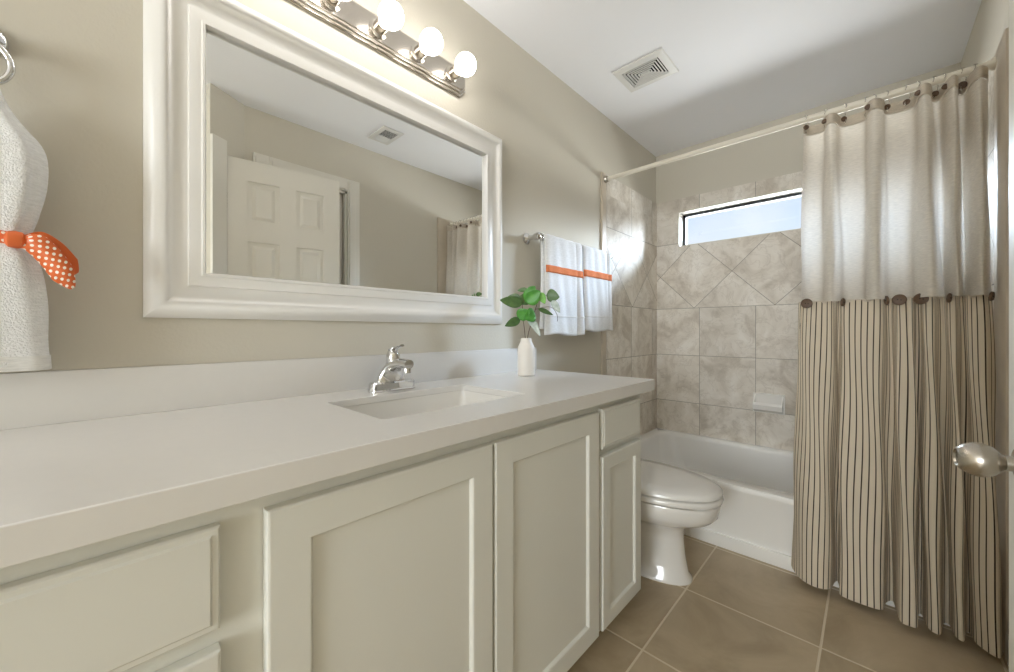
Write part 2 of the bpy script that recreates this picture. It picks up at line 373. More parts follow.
# closet casing, closet door
def casing(name, y0, y1, z1, wd, x):
    bm = bmesh.new()
    for (a, b, c, d) in ((y0-wd, y0, 0, z1+wd), (y1, y1+wd, 0, z1+wd), (y0, y1, z1, z1+wd)):
        box(bm, x-.016, x, a, b, c, d, .004)
        box(bm, x-.022, x-.014, a+.012, b-.03 if b-a < .2 else b-.012, c+(.012 if c else 0), d-.02, .003)
    box(bm, x, x+.1, y0-.001, y0+.015, 0, z1); box(bm, x, x+.1, y1-.015, y1, 0, z1); box(bm, x, x+.1, y0, y1, z1-.015, z1)
    return struct(finish(name, bm, M['trim']))
casing('trim_4', CO0, CO1, COZ, .088, XR)
def panel_door(name, wd, ht, th=.035):
    """six panel door in local coords: y along width from hinge, x thickness (front at 0, to +th), z up"""
    bm = bmesh.new(); box(bm, .006, th-.006, 0, wd, 0, ht)
    st = .105*wd/.66; mid = .10*wd/.66; pw = (wd-2*st-mid)/2
    rows = [(.20, .80), (.92, 1.56), (1.67, 1.91)]
    for xs in ((0, .006), (th-.006, th)):
        ys = [(0, st), (st+pw, st+pw+mid), (wd-st, wd)]
        for a, b in ys: box(bm, xs[0], xs[1], a, b, 0, ht)
        zz = [0]+[v for r in rows for v in r]+[ht]
        for i in range(0, len(zz), 2):
            for k in range(2):
                a = st+k*(pw+mid); box(bm, xs[0], xs[1], a, a+pw, zz[i], zz[i+1])
        for r in rows:
            for k in range(2):
                a = st+k*(pw+mid); g = .022
                s = 1 if xs[0] == 0 else -1; xb = .006 if s == 1 else th-.006; xf = 0.0005 if s == 1 else th-.0005
                loft(bm, [[(xb, a+g, r[0]+g), (xb, a+pw-g, r[0]+g), (xb, a+pw-g, r[1]-g), (xb, a+g, r[1]-g)],
                          [(xf, a+g+.018, r[0]+g+.018), (xf, a+pw-g-.018, r[0]+g+.018), (xf, a+pw-g-.018, r[1]-g-.018), (xf, a+g+.018, r[1]-g-.018)]], False, True)
    return struct(finish(name, bm, M['trim'], smooth=False))
d1 = panel_door('door_1', CO1-CO0-.04, 2.015); d1.location = (XR+.03, CO0+.02, .008)
# entry door standing open, almost against the right wall
d2 = panel_door('door_2', .60, 2.03); d2.location = (1.458, .503, .012)
d2.rotation_euler = (0, 0, math.atan2(.134, .991))
bpy.context.view_layer.update()
def door_child(name, bm, mat, lab=None):
    o = finish(name, bm, mat); o.parent = d2
    if lab: o['label'] = lab
    return o
bm = bmesh.new()
kz = .824; ky = .60-.062
lathe(bm, (0, ky, kz), [(.032, 0), (.032, -.004), (.026, -.009), (.0125, -.010), (.0125, -.024), (.016, -.028), (.024, -.036), (.0285, -.047), (.0285, -.056), (.024, -.068), (.017, -.077), (.014, -.078), (.012, -.075)], 32, 0)
door_child('door_knob', bm, M['nickel'], 'brushed nickel egg shaped knob')
for zz in (.25, 1.02, 1.78):
    bm = bmesh.new(); lathe(bm, (.0, -.006, zz), [(.006, -.045), (.006, .045)], 12, 2); box(bm, .002, .03, -.004, .0, zz-.044, zz+.044)
    door_child('hinge', bm, M['nickel'])
# casing of the entry door on the angled piece of wall
bm = bmesh.new(); A = Vector((1.42, .42, 0)); B = Vector((XR, .60, 0)); dv = (B-A).normalized(); nv = Vector((-dv.y, dv.x, 0))
def slab(s0, s1, z0, z1, th=.016):
    ps = [A+dv*s0, A+dv*s1, A+dv*s1+nv*th, A+dv*s0+nv*th]
    loft(bm, [[(p.x, p.y, z0) for p in ps], [(p.x, p.y, z1) for p in ps]])
slab(.0, .085, 0, 2.12)
struct(finish('trim_5', bm, M['trim'], smooth=False))

# ------------------------------------------------------------ bathtub
bm = bmesh.new(); Y0 = 2.09; RZ = .315; x0, x1, y1 = .012, XR-.012, YB-.012
def tl(dx0, dx1, dy0, dy1, z, r): return rrect(x0+dx0, x1-dx1, Y0+dy0, y1-dy1, z, r, 8)
loops = [tl(0, 0, .008, 0, .06, .004), tl(0, 0, .004, 0, .285, .004), tl(0, 0, 0, 0, .290, .006), tl(0, 0, 0, 0, .308, .008), tl(.004, .004, .005, .004, RZ, .01),
         tl(.06, .06, .072, .045, RZ+.001, .10), tl(.068, .068, .084, .053, RZ-.006, .10), tl(.074, .078, .092, .058, RZ-.03, .10), tl(.10, .20, .11, .075, .14, .12), tl(.14, .28, .14, .10, .075, .12), tl(.20, .34, .2, .16, .06, .1)]
loft(bm, loops, True, True)
box(bm, x0, x1, Y0-.004, Y0+.03, 0, .062, .003)
tub = finish('bathtub', bm, M['tub'], angle=50)
tag(tub, 'white alcove bathtub with a flat apron below the small window', 'bathtub')

# soap dish
sd = empty('soap_dish', (.73, YB-t, .58), 'small white ceramic soap dish on the tiled wall above the tub', 'soap dish')
bm = bmesh.new(); yb = YB-t
loft(bm, [[(x, y, z) for x, z in ((.645, a), (.645, b), (.815, b), (.815, a))] for y, a, b in ((yb, .53, .655), (yb-.012, .533, .652))])
finish('back_plate', bm, M['porc'], sd)
bm = bmesh.new()
prof = [(yb-.01, .535), (yb-.055, .556), (yb-.062, .585), (yb-.052, .600), (yb-.046, .586), (yb-.01, .575)]
loft(bm, [[(x, y, z) for y, z in prof] for x in (.652, .808)])
for xa in (.652, .800):
    loft(bm, [[(x, y, z) for y, z in ((yb-.01, .56), (yb-.058, .575), (yb-.05, .605), (yb-.012, .645))] for x in (xa, xa+.008)])
finish('tray', bm, M['porc'], sd)

# ------------------------------------------------------------ toilet
to = empty('toilet', (.40, 1.71, 0), 'white toilet with closed lid between vanity and bathtub', 'toilet')
TY = 1.71
def egg(xb, xf, hw, z, n=40, sq=2.0):
    out = []; L = xf-xb; cx = xb+L*.42
    for i in range(n):
        a = 2*PI*i/n; c, s = math.cos(a), math.sin(a)
        rx = (xf-cx) if c > 0 else (cx-xb)
        p = 2/sq if c > 0 else .75
        out.append((cx+rx*math.copysign(abs(c)**p, c), TY+hw*math.copysign(abs(s)**(.92), s), z))
    return out
bm = bmesh.new()
loft(bm, [egg(.14, .655, .108, 0, sq=2.6), egg(.14, .655, .108, .012, sq=2.6), egg(.15, .640, .092, .03, sq=2.4), egg(.16, .628, .088, .10, sq=2.2), egg(.16, .622, .088, .17), egg(.16, .622, .098, .205), egg(.16, .640, .118, .232),
          egg(.18, .690, .150, .256), egg(.20, .735, .172, .278), egg(.20, .755, .182, .30), egg(.20, .762, .186, .345), egg(.20, .758, .184, .352), egg(.22, .73, .16, .354)])
finish('bowl', bm, M['porc'], to, angle=60)
bm = bmesh.new(); loft(bm, [egg(.245, .722, .150, .3545), egg(.245, .722, .150, .361), egg(.23, .770, .192, .362), egg(.228, .772, .194, .370), egg(.23, .770, .192, .380), egg(.235, .764, .187, .3835)]); finish('seat', bm, M['porc'], to, angle=60)
bm = bmesh.new(); loft(bm, [egg(.245, .718, .145, .3825), egg(.245, .718, .145, .3905), egg(.228, .770, .193, .3915), egg(.228, .770, .193, .402), egg(.24, .755, .180, .412), egg(.30, .68, .12, .418), egg(.4, .56, .04, .420)]); finish('lid', bm, M['porc'], to, angle=60)
bm = bmesh.new(); loft(bm, [rrect(.03, .20, TY-.20, TY+.20, .345, .03), rrect(.02, .205, TY-.21, TY+.21, .5, .03), rrect(.015, .21, TY-.215, TY+.215, .70, .03)]); finish('tank', bm, M['porc'], to, angle=40)
bm = bmesh.new(); loft(bm, [rrect(.012, .218, TY-.222, TY+.222, .701, .03), rrect(.012, .218, TY-.222, TY+.222, .73, .03), rrect(.02, .21, TY-.215, TY+.215, .738, .03)]); finish('tank_lid', bm, M['porc'], to, angle=40)
for s in (-1, 1):
    bm = bmesh.new(); lathe(bm, (.265, TY+s*.075, .385), [(.016, 0), (.016, .016), (.010, .022)], 16); finish('seat_hinge', bm, M['porc'], to)
    bm = bmesh.new(); lathe(bm, (.34, TY+s*.099, .012), [(.013, 0), (.013, .008), (.008, .015)], 16); finish('bolt_cap', bm, M['porc'], to)

# ------------------------------------------------------------ vanity
CZ = .870; V0, V1 = -.60, 1.425; XF = .56
va = empty('vanity_cabinet', (.28, .41, 0), 'long off-white vanity cabinet with recessed panel doors and drawers', 'cabinet')
bm = bmesh.new(); box(bm, XF-.02, XF, V0, V1, .078, .829, .002); box(bm, .002, XF-.018, V1-.018, V1, .078, .829); box(bm, .002, XF-.018, V0, V0+.018, .078, .829)
box(bm, .002, XF-.018, V0+.017, V1-.017, .078, .096); box(bm, .002, .012, V0+.017, V1-.017, .095, .829); box(bm, .002, .49, V0, V1-.0, 0, .08)
finish('body', bm, M['cab'], va)
def vdoor(y0, y1, z0, z1, fw=.058, name='door', shaker=True):
    bm = bmesh.new(); X0 = XF+.0015; X1 = XF+.0205
    if shaker:
        # frame ring with bevelled outer edge and a recessed flat panel
        def rl(x, i): return [(x, y0+i, z0+i), (x, y1-i, z0+i), (x, y1-i, z1-i), (x, y0+i, z1-i)]
        loft(bm, [rl(X0, 0), rl(X1-.004, 0), rl(X1-.001, .0015), rl(X1, .004), rl(X1, fw), rl(X1-.002, fw+.003), rl(X1-.006, fw+.005), rl(X1-.0085, fw+.0065)], True, True)
    else:
        def rl(x, i): return [(x, y0+i, z0+i), (x, y1-i, z0+i), (x, y1-i, z1-i), (x, y0+i, z1-i)]
        loft(bm, [rl(X0, 0), rl(X1-.006, 0), rl(X1-.0035, .0015), rl(X1-.0025, .003), rl(X1-.0025, .009), rl(X1, .012)], True, True)
    return finish(name, bm, M['cab'], va, smooth=True, angle=12)
vdoor(.165, .614, .095, .800); vdoor(.622, 1.083, .095, .800); vdoor(1.106, 1.388, .095, .652, .046)
vdoor(1.106, 1.386, .675, .805, name='drawer', shaker=False)
vdoor(-.50, .112, .663, .799, name='drawer', shaker=False)
vdoor(-.50, .112, .40, .637, .04, 'drawer'); vdoor(-.50, .112, .095, .375, .04, 'drawer')

# countertop with a rectangular sink cut-out
CT = bmesh.new(); SX0, SX1, SY0, SY1 = .172, .462, .410, .868; CY0, CY1, CX = -.62, 1.465, .600
o_t = [(.0, CY0), (CX, CY0), (CX, CY1), (.0, CY1)]; i_t = rrect(SX0, SX1, SY0, SY1, 0, .012, 3)
def plate_with_hole(bm, z0, z1):
    n = len(i_t)
    O0 = [bm.verts.new((x, y, z0)) for x, y in o_t]; O1 = [bm.verts.new((x, y, z1)) for x, y in o_t]
    I0 = [bm.verts.new((p[0], p[1], z1-.020)) for p in i_t]; I1 = [bm.verts.new((p[0], p[1], z1)) for p in i_t]
    for i in range(4):
        j = (i+1) % 4; bm.faces.new((O0[i], O0[j], O1[j], O1[i]))
    for i in range(n):
        j = (i+1) % n; bm.faces.new((I0[j], I0[i], I1[i], I1[j]))
    # quadrants: i_t starts at corner (x1,y1), then (x0,y1), (x0,y0), (x1,y0); k+1 = 4 verts each
    oc = {0: 2, 1: 3, 2: 0, 3: 1}
    for O, I in ((O1, I1), (O0, I0)):
        for c in range(4):
            a = [I[c*4+k] for k in range(4)]
            bm.faces.new([O[oc[c]]] + a)
            nx = (c+1) % 4
            bm.faces.new([O[oc[c]], a[3], I[nx*4], O[oc[nx]]])
plate_with_hole(CT, .829, CZ)
bmesh.ops.recalc_face_normals(CT, faces=CT.faces)
ct = finish('countertop', CT, M['quartz'], angle=30)
tag(ct, 'long white quartz countertop with backsplash lying on the vanity', 'countertop')
md = ct.modifiers.new('bevel', 'BEVEL'); md.width = .0018; md.segments = 2; md.limit_method = 'ANGLE'; md.angle_limit = math.radians(60)
obox('backsplash', (.0, .020, CY0, CY1, CZ, .975), M['quartz_edge'], ct, bev=.0015)
# sink basin
bm = bmesh.new()
def sl(i, z, r, dx1=0, dy1=0): return rrect(SX0-.004+i, SX1+.004-i-dx1, SY0-.004+i, SY1+.004-i-dy1, z, r, 5)
inner = [sl(0, .8495, .014), sl(.001, .84, .014), sl(.006, .78, .03), sl(.035, .725, .045), sl(.075, .712, .05), sl(.12, .708, .03)]
outer = [sl(-.006, .8495, .018), sl(-.006, .81, .02), sl(.0, .74, .04), sl(.05, .70, .05), sl(.12, .695, .03)]
Li = loft(bm, inner, False, True); Lo = loft(bm, outer, False, True)
n = len(Li[0])
for i in range(n):
    j = (i+1) % n; bm.faces.new((Li[0][i], Li[0][j], Lo[0][j], Lo[0][i]))
sink = finish('sink', bm, M['porc'], angle=50)
tag(sink, 'white rectangular undermount sink set in the quartz countertop', 'sink')
bm = bmesh.new(); lathe(bm, ((SX0+SX1)/2, (SY0+SY1)/2, .709), [(.026, 0), (.026, .003), (.018, .004), (.017, .002)], 24); finish('drain', bm, M['chrome'], sink)

# ------------------------------------------------------------ faucet
FX, FY = .105, .638
fa = empty('faucet', (FX, FY, CZ), 'chrome single-lever faucet standing behind the rectangular sink', 'faucet')
bm = bmesh.new()
def oblong(hx, hy, z, k=10):
    out = []
    for i in range(2*k):
        a = 2*PI*i/(2*k); c, s = math.cos(a), math.sin(a)
        out.append((FX+hx*c, FY+(hy-hx)*(1 if s >= 0 else -1)*min(1, abs(s)*3)+hx*s, z))
    return out
loft(bm, [oblong(.027, .079, CZ), oblong(.027, .079, CZ+.004), oblong(.0255, .077, CZ+.006), oblong(.025, .0765, CZ+.025), oblong(.021, .072, CZ+.029)])
finish('base', bm, M['chrome'], fa, angle=30)
bm = bmesh.new()
pts = catmull([(FX-.006, FY, CZ+.020), (FX-.003, FY, CZ+.05), (FX+.012, FY, CZ+.074), (FX+.05, FY, CZ+.086), (FX+.095, FY, CZ+.085)], 6)
rr = [(.030*(1-q/24)**1.2+.016) for q in range(25)]
loops = []
for i, p in enumerate(pts):
    a = Vector(pts[max(i-1, 0)]); b = Vector(pts[min(i+1, len(pts)-1)]); tdir = (b-a).normalized(); sd_ = Vector((0, 1, 0)); up = tdir.cross(sd_).normalized()
    hw = .040*(1-i/(len(pts)-1))**1.3+.0155; hh = .020-.006*(i/(len(pts)-1))
    loops.append([tuple(Vector(p)+sd_*hw*math.cos(2*PI*k/20)+up*hh*math.sin(2*PI*k/20)) for k in range(20)])
loft(bm, loops)
finish('spout', bm, M['chrome'], fa, angle=50)
bm = bmesh.new(); lathe(bm, (FX+.083, FY, CZ+.078), [(.011, 0), (.012, -.006), (.012, -.018), (.009, -.019)], 20); finish('aerator', bm, M['chrome'], fa)
bm = bmesh.new(); lathe(bm, (FX+.005, FY, CZ+.07), [(.024, 0), (.024, .014), (.021, .016), (.023, .020), (.0205, .042), (.017, .052), (.008, .058)], 24)
pts = [(FX-.004, FY, CZ+.120), (FX+.006, FY, CZ+.128), (FX+.025, FY, CZ+.134), (FX+.046, FY, CZ+.139), (FX+.056, FY, CZ+.141)]
wd = [.012, .019, .016, .012, .008]; loops = []
for p, h in zip(pts, wd):
    loops.append([(p[0], p[1]+h*math.cos(2*PI*k/14), p[2]+.0035*math.sin(2*PI*k/14)) for k in range(14)])
loft(bm, loops)
finish('lever_handle', bm, M['chrome'], fa, angle=50)

# ------------------------------------------------------------ vase and sprigs
VX, VY = .161, 1.221
bm = bmesh.new()
lathe(bm, (VX, VY, CZ+.0005), [(.026, 0), (.034, .002), (.036, .008), (.036, .108), (.0345, .117), (.028, .131), (.0235, .141), (.0225, .152), (.0215, .155), (.0185, .155), (.018, .15), (.021, .138), (.03, .11), (.031, .02)], 40, cap1=True)
vase = finish('vase', bm, M['vase'], angle=70)
tag(vase, 'small white bottle vase holding leafy green sprigs on the countertop', 'vase')
R_ = Vector((.728, .685, 0)); D_ = Vector((-.685, .728, 0)); U_ = Vector((0, 0, 1)); O_ = Vector((VX, VY, CZ+.152)); PX = .00405
def pw(u, v, dep=0): return O_ + R_*((u-527)*PX) + U_*((338-v)*PX) + D_*dep
def leaf(parent, u0, v0, u1, v1, wpx, dep0, dep1, mat, fold=.25, nrm=None):
    a, b = pw(u0, v0, dep0), pw(u1, v1, dep1); ax = (b-a); L = ax.length; ax.normalize()
    side = ax.cross(-D_ if nrm is None else Vector(nrm)).normalized(); up = side.cross(ax).normalized(); hw = wpx*PX*.64
    bm = bmesh.new(); rows = []
    for i in range(11):
        s = i/10; wv = hw*(math.sin(PI*min(1, s**.8))**.8)*(1-.15*s)+.0004
        c = a + ax*L*s + U_*(-.006*s*s) ; rows.append([bm.verts.new(tuple(c + side*wv*k + up*(abs(k)*wv*fold))) for k in (-1, -.5, 0, .5, 1)])
    for r0, r1 in zip(rows, rows[1:]):
        for k in range(4): bm.faces.new((r0[k], r0[k+1], r1[k+1], r1[k]))
    o = finish('leaf', bm, mat, parent, angle=180)
    sm = o.modifiers.new('thickness', 'SOLIDIFY'); sm.thickness = .0006
    return o
sp1 = empty('leafy_sprig', tuple(O_), 'left leafy sprig in the white vase, with big leaves spreading left', 'plant')
bm = bmesh.new(); tube(bm, catmull([tuple(O_-U_*.13), tuple(pw(526, 337)), tuple(pw(524, 318)), tuple(pw(523, 303, .003)), tuple(pw(521, 294, .006))], 5), .0014, 8)
tube(bm, catmull([tuple(pw(523, 303, .003)), tuple(pw(526, 296, .0)), tuple(pw(530, 290, -.01))], 4), .001, 6)
tube(bm, catmull([tuple(pw(524.5, 320)), tuple(pw(522, 318.5, .004)), tuple(pw(519, 319, -.005))], 4), .001, 6)
finish('stem', bm, M['stem'], sp1)
leaf(sp1, 523.5, 302, 500, 297, 10, 0, -.02, M['leafd'])
leaf(sp1, 521, 318, 505, 323.5, 7.5, -.004, -.03, M['leafd'])
leaf(sp1, 521, 295, 508.5, 292.5, 5, .006, .02, M['leafd'])
leaf(sp1, 529, 288, 518, 286.5, 4, -.01, .02, M['leafd'])
leaf(sp1, 523, 303, 531, 289, 11, 0, .02, M['leafd'])
leaf(sp1, 518, 316, 531, 308, 11, -.004, -.03, M['leaf'])
sp2 = empty('leafy_sprig', tuple(O_+R_*.004), 'right leafy sprig in the white vase, with bright green top leaves', 'plant')
bm = bmesh.new(); tube(bm, catmull([tuple(O_-U_*.13+R_*.004), tuple(pw(528.5, 337)), tuple(pw(533, 320)), tuple(pw(538, 302, -.005)), tuple(pw(541, 290, -.005))], 5), .0014, 8)
tube(bm, catmull([tuple(pw(536, 308, -.003)), tuple(pw(545, 305.5, .0)), tuple(pw(553, 306, -.01)), tuple(pw(558, 313, -.015)), tuple(pw(558.5, 320, -.015))], 5), .0009, 6)
tube(bm, catmull([tuple(pw(538, 302, -.003)), tuple(pw(544, 294, .01)), tuple(pw(549, 293, .01))], 4), .0009, 6)
finish('stem', bm, M['stem'], sp2)
leaf(sp2, 526, 300, 541, 288, 15, -.004, -.03, M['leaf'])
leaf(sp2, 529, 292, 536, 283, 7, -.01, -.02, M['leaf'])
leaf(sp2, 540, 291, 546, 301, 7, -.005, -.02, M['leafl'])
leaf(sp2, 548, 293, 561, 294, 11, .01, -.01, M['leafd'])
leaf(sp2, 536, 312, 524, 316, 12, -.003, -.04, M['leaf'])
leaf(sp2, 539, 307, 555, 312, 4, -.003, .01, M['leafd'])
leaf(sp2, 553, 299, 561, 310, 6, -.01, -.02, M['leafw'])
leaf(sp2, 531, 316, 541, 334, 5.5, -.002, -.03, M['leafw'])
leaf(sp2, 529, 318, 536, 327, 3.5, -.002, -.02, M['leafw'])

# ------------------------------------------------------------ wall mirror
mi_ = empty('wall_mirror', (0, .65, 1.09), 'large mirror in a wide white moulded frame above the vanity', 'mirror')
bm = bmesh.new(); fy0, fy1, fz0, fz1 = .072, 1.232, 1.086, 1.905
prof = [(0, 0), (0, .010), (.004, .014), (.024, .034), (.028, .036), (.032, .036), (.036, .034), (.042, .027), (.052, .021), (.066, .019), (.076, .021), (.078, .026), (.081, .027), (.098, .026), (.101, .0265), (.103, .030), (.108, .030), (.110, .026), (.112, .015), (.112, .0)]
loops = [[(h, y, z) for y, z in ((fy0+d, fz0+d), (fy1-d, fz0+d), (fy1-d, fz1-d), (fy0+d, fz1-d))] for d, h in prof]
loops = [[(x+.001, y, z) for x, y, z in lp] for lp in loops]
L = loft(bm, loops, False, False)
for i in range(4):
    j = (i+1) % 4; bm.faces.new((L[0][i], L[0][j], L[-1][j], L[-1][i]))
finish('frame', bm, M['frame'], mi_, smooth=True, angle=40)
obox('glass', (.004, .014, fy0+.1115, fy1-.1115, fz0+.1115, fz1-.1115), M['mirror'], mi_)
bm = bmesh.new()

# ------------------------------------------------------------ vanity light
LZ = 2.045; LY0, LY1 = .085, 1.022
vl = empty('vanity_light', (0, .56, LZ), 'nickel light bar with round bulbs above the mirror', 'light fixture')
bm = bmesh.new()
def bar(h, x, inset, ch):
    y0, y1, z0, z1 = LY0+inset, LY1-inset, LZ-h, LZ+h
    return [(x, y0+ch, z0), (x, y1-ch, z0), (x, y1, z0+ch), (x, y1, z1-ch), (x, y1-ch, z1), (x, y0+ch, z1), (x, y0, z1-ch), (x, y0, z0+ch)]
loft(bm, [bar(.058, .001, 0, .03), bar(.058, .007, 0, .03), bar(.055, .010, .003, .028), bar(.052, .010, .006, .027), bar(.050, .015, .008, .026), bar(.046, .018, .012, .024), bar(.043, .018, .015, .022), bar(.041, .023, .017, .021), bar(.037, .025, .021, .019)])
finish('backplate', bm, M['nickel2'], vl, smooth=True, angle=25)
for k in range(6):
    y = .940-.1535*k
    bm = bmesh.new(); lathe(bm, (.024, y, LZ), [(.030, 0), (.030, .003), (.024, .006), (.0215, .008), (.0215, .036), (.019, .038)], 28, 0)
    so = finish('socket', bm, M['nickel2'], vl)
    bm = bmesh.new(); pr = [(.014, .036), (.016, .044)]
    for q in range(1, 15):
        a = PI - PI*q/15*.93 - .25 if False else PI*(1-(q+1.6)/16.6)
        pr.append((.039*math.sin(a), .082+.039*math.cos(a)))
    lathe(bm, (.024, y, LZ), pr+[(.0005, .121)], 32, 0)
    bo = finish('bulb', bm, M['bulb'], so); bo['label'] = 'glowing frosted globe bulb'

# ------------------------------------------------------------ towel bar and hand towels
BZ = 1.497; BXr = .07
tb = empty('towel_bar', (0, 1.76, BZ), 'chrome towel bar on the wall between mirror and tub', 'towel bar')
bm = bmesh.new(); tube(bm, [(BXr, 1.40, BZ), (BXr, 2.10, BZ)], .0085, 16); finish('bar', bm, M['chrome'], tb)
for y in (1.41, 2.09):
    bm = bmesh.new(); lathe(bm, (0, y, BZ), [(.026, .001), (.026, .007), (.018, .014), (.012, .020), (.011, .050), (.016, .055), (.018, .068), (.016, .082), (.010, .086)], 24, 0); finish('bracket', bm, M['chrome'], tb)
def hand_towel(y0, y1, z0, crease, lab, so=0.0):
    bm = bmesh.new(); rows = []; ny, R = 44, .0135
    path = []
    def add(x, z): path.append((x, z))
    zb = z0+.03
    nz = 40
    for i in range(nz): add(BXr+R+.010*(1-i/(nz-1)), z0+(BZ-z0)*i/(nz-1))
    for i in range(1, 12): a = PI*i/12; add(BXr+R*math.cos(a), BZ+R*math.sin(a))
    for i in range(nz): add(BXr-R, BZ-(BZ-zb)*i/(nz-1))
    def off(y, z, front):
        s = (y-y0)/(y1-y0); dz = max(0, (BZ-z)/(BZ-z0))
        o = .0035*math.sin(s*9+z*5+so)*dz + .002*math.sin(s*23+z*11)
        o -= .006*math.exp(-((s-crease)/.035)**2) if front else 0
        o += .004*math.exp(-((s-crease-.09)/.06)**2)
        # rounded folded sides
        ed = min(s, 1-s); o -= .012*max(0, 1-ed/.06)**2*(1 if front else -.6)
        return o
    for pi_, (x, z) in enumerate(path):
        row = []; front = pi_ < nz+6
        for j in range(ny+1):
            s = j/ny; flare = 1+.045*max(0, (BZ-z)/(BZ-z0)); y = (y0+y1)/2+(s-.5)*(y1-y0)*flare*(.985)
            yy = y0+s*(y1-y0); zz = z
            if pi_ < 3 : zz += .006*math.sin(s*7+so)
            row.append(bm.verts.new((x+off(yy, z, front), y, zz)))
        rows.append(row)
    for a, b in zip(rows, rows[1:]):
        for j in range(ny): bm.faces.new((a[j], a[j+1], b[j+1], b[j]))
    o = finish('hand_towel', bm, M['terry'], angle=180)
    sm = o.modifiers.new('thickness', 'SOLIDIFY'); sm.thickness = .020; sm.offset = 0
    tag(o, lab, 'towel', None)
    def band(name, za, zb_, mat, ex):
        bm = bmesh.new(); rr_ = []
        for i in range(5):
            z = za+(zb_-za)*i/4; row = []
            for j in range(ny+1):
                s = j/ny; flare = 1+.045*max(0, (BZ-z)/(BZ-z0)); y = (y0+y1)/2+(s-.5)*(y1-y0)*flare*1.02
                x = BXr+R+.010*(1-(z-z0)/(BZ-z0))+off(y0+s*(y1-y0), z, True)+.010+ex
                row.append(bm.verts.new((x, y, z)))
            rr_.append(row)
        for a, b in zip(rr_, rr_[1:]):
            for j in range(ny): bm.faces.new((a[j], a[j+1], b[j+1], b[j]))
        q = finish(name, bm, mat, o, angle=180); s2 = q.modifiers.new('thickness', 'SOLIDIFY'); s2.thickness = .002; s2.offset = 0
        return q
    return o, band
t1, b1 = hand_towel(1.455, 1.765, 1.035, .80, 'left white hand towel with an orange stripe on the chrome bar', 0)
q = b1('stripe', 1.333, 1.367, M['orange'], .0022); q['label'] = 'orange woven stripe'
b1('hem_band', 1.122, 1.130, M['terryband'], .0012)
t2, b2 = hand_towel(1.785, 2.075, 1.055, .84, 'right white hand towel with an orange stripe, nearest the tiled wall', 2)
q = b2('stripe', 1.347, 1.383, M['orange'], .0022); q['label'] = 'orange woven stripe'
b2('hem_band', 1.130, 1.138, M['terryband'], .0012)

# ------------------------------------------------------------ towel ring, bath towel and ribbon at the left
RX, RY, RZr = .055, -.150, 1.537
tr = empty('towel_ring', (0, RY, 1.60), 'chrome towel ring at the far left edge above the countertop', 'towel ring')
bm = bmesh.new(); lathe(bm, (0, RY+.008, 1.600), [(.028, .001), (.028, .006), (.024, .012), (.014, .016), (.013, .045), (.019, .050), (.021, .060), (.017, .070), (.008, .073)], 28, 0); finish('bracket', bm, M['chrome'], tr)
bm = bmesh.new(); n = 48; loops = []
for i in range(n):
    a = 2*PI*i/n; c = Vector((RX, RY+.043*math.sin(a), RZr+.043*math.cos(a))); rad = (c-Vector((RX, RY, RZr))).normalized()
    loops.append([tuple(c+(rad*math.cos(2*PI*k/12)+Vector((1, 0, 0))*math.sin(2*PI*k/12))*.0055) for k in range(12)])
loops.append(loops[0]); loft(bm, loops, False, False); bmesh.ops.remove_doubles(bm, verts=bm.verts, dist=1e-6); finish('ring', bm, M['chrome'], tr)
bm = bmesh.new()
prof = [(.984, .086, .040), (.987, .092, .047), (1.005, .092, .048), (1.04, .090, .048), (1.10, .090, .048), (1.15, .086, .046), (1.19, .078, .040), (1.215, .068, .034), (1.235, .070, .036), (1.27, .080, .043), (1.32, .088, .047), (1.37, .088, .046), (1.40, .080, .042), (1.425, .062, .036), (1.45, .046, .032), (1.475, .036, .026), (1.492, .030, .020), (1.50, .020, .010)]
pz = catmull(prof, 4); loops = []; NL = 96
def tow_r(a, z, hy, hx):
    c, s = math.cos(a), math.sin(a)
    lob = 1+.05*math.sin(5*a+z*3)+.035*math.sin(9*a-z*8)+.02*math.sin(17*a+z*6)
    fold = -.16*math.exp(-((a-.45)/.16)**2)-.12*math.exp(-((a-2.0)/.2)**2)
    pinch = math.exp(-((z-1.217)/.03)**2)
    lob = 1+(lob-1)*(1+.6*pinch)+fold*(1 if z > 1.0 else .6)
    return (.066+hx*c*lob, RY+hy*s*lob*(1 if True else 0), z)
for z, hy, hx in pz:
    loops.append([tow_r((2*PI*i/NL+PI) % (2*PI)-PI, z, hy, hx) for i in range(NL)])
loft(bm, loops)
bt = finish('bath_towel', bm, M['terry'], angle=180)
tag(bt, 'white bath towel hanging in the towel ring at the left edge', 'towel')
bm = bmesh.new(); hem = []
hp = [(.9835, .088, .044), (.9835, .0935, .0485), (1.010, .0935, .0493), (1.010, .090, .0455)]
loops = [[tow_r((2*PI*i/NL+PI) % (2*PI)-PI, z, hy, hx) for i in range(NL)] for z, hy, hx in hp]; loft(bm, loops, True, True)
finish('hem_band', bm, M['terryband'], bt, angle=60)
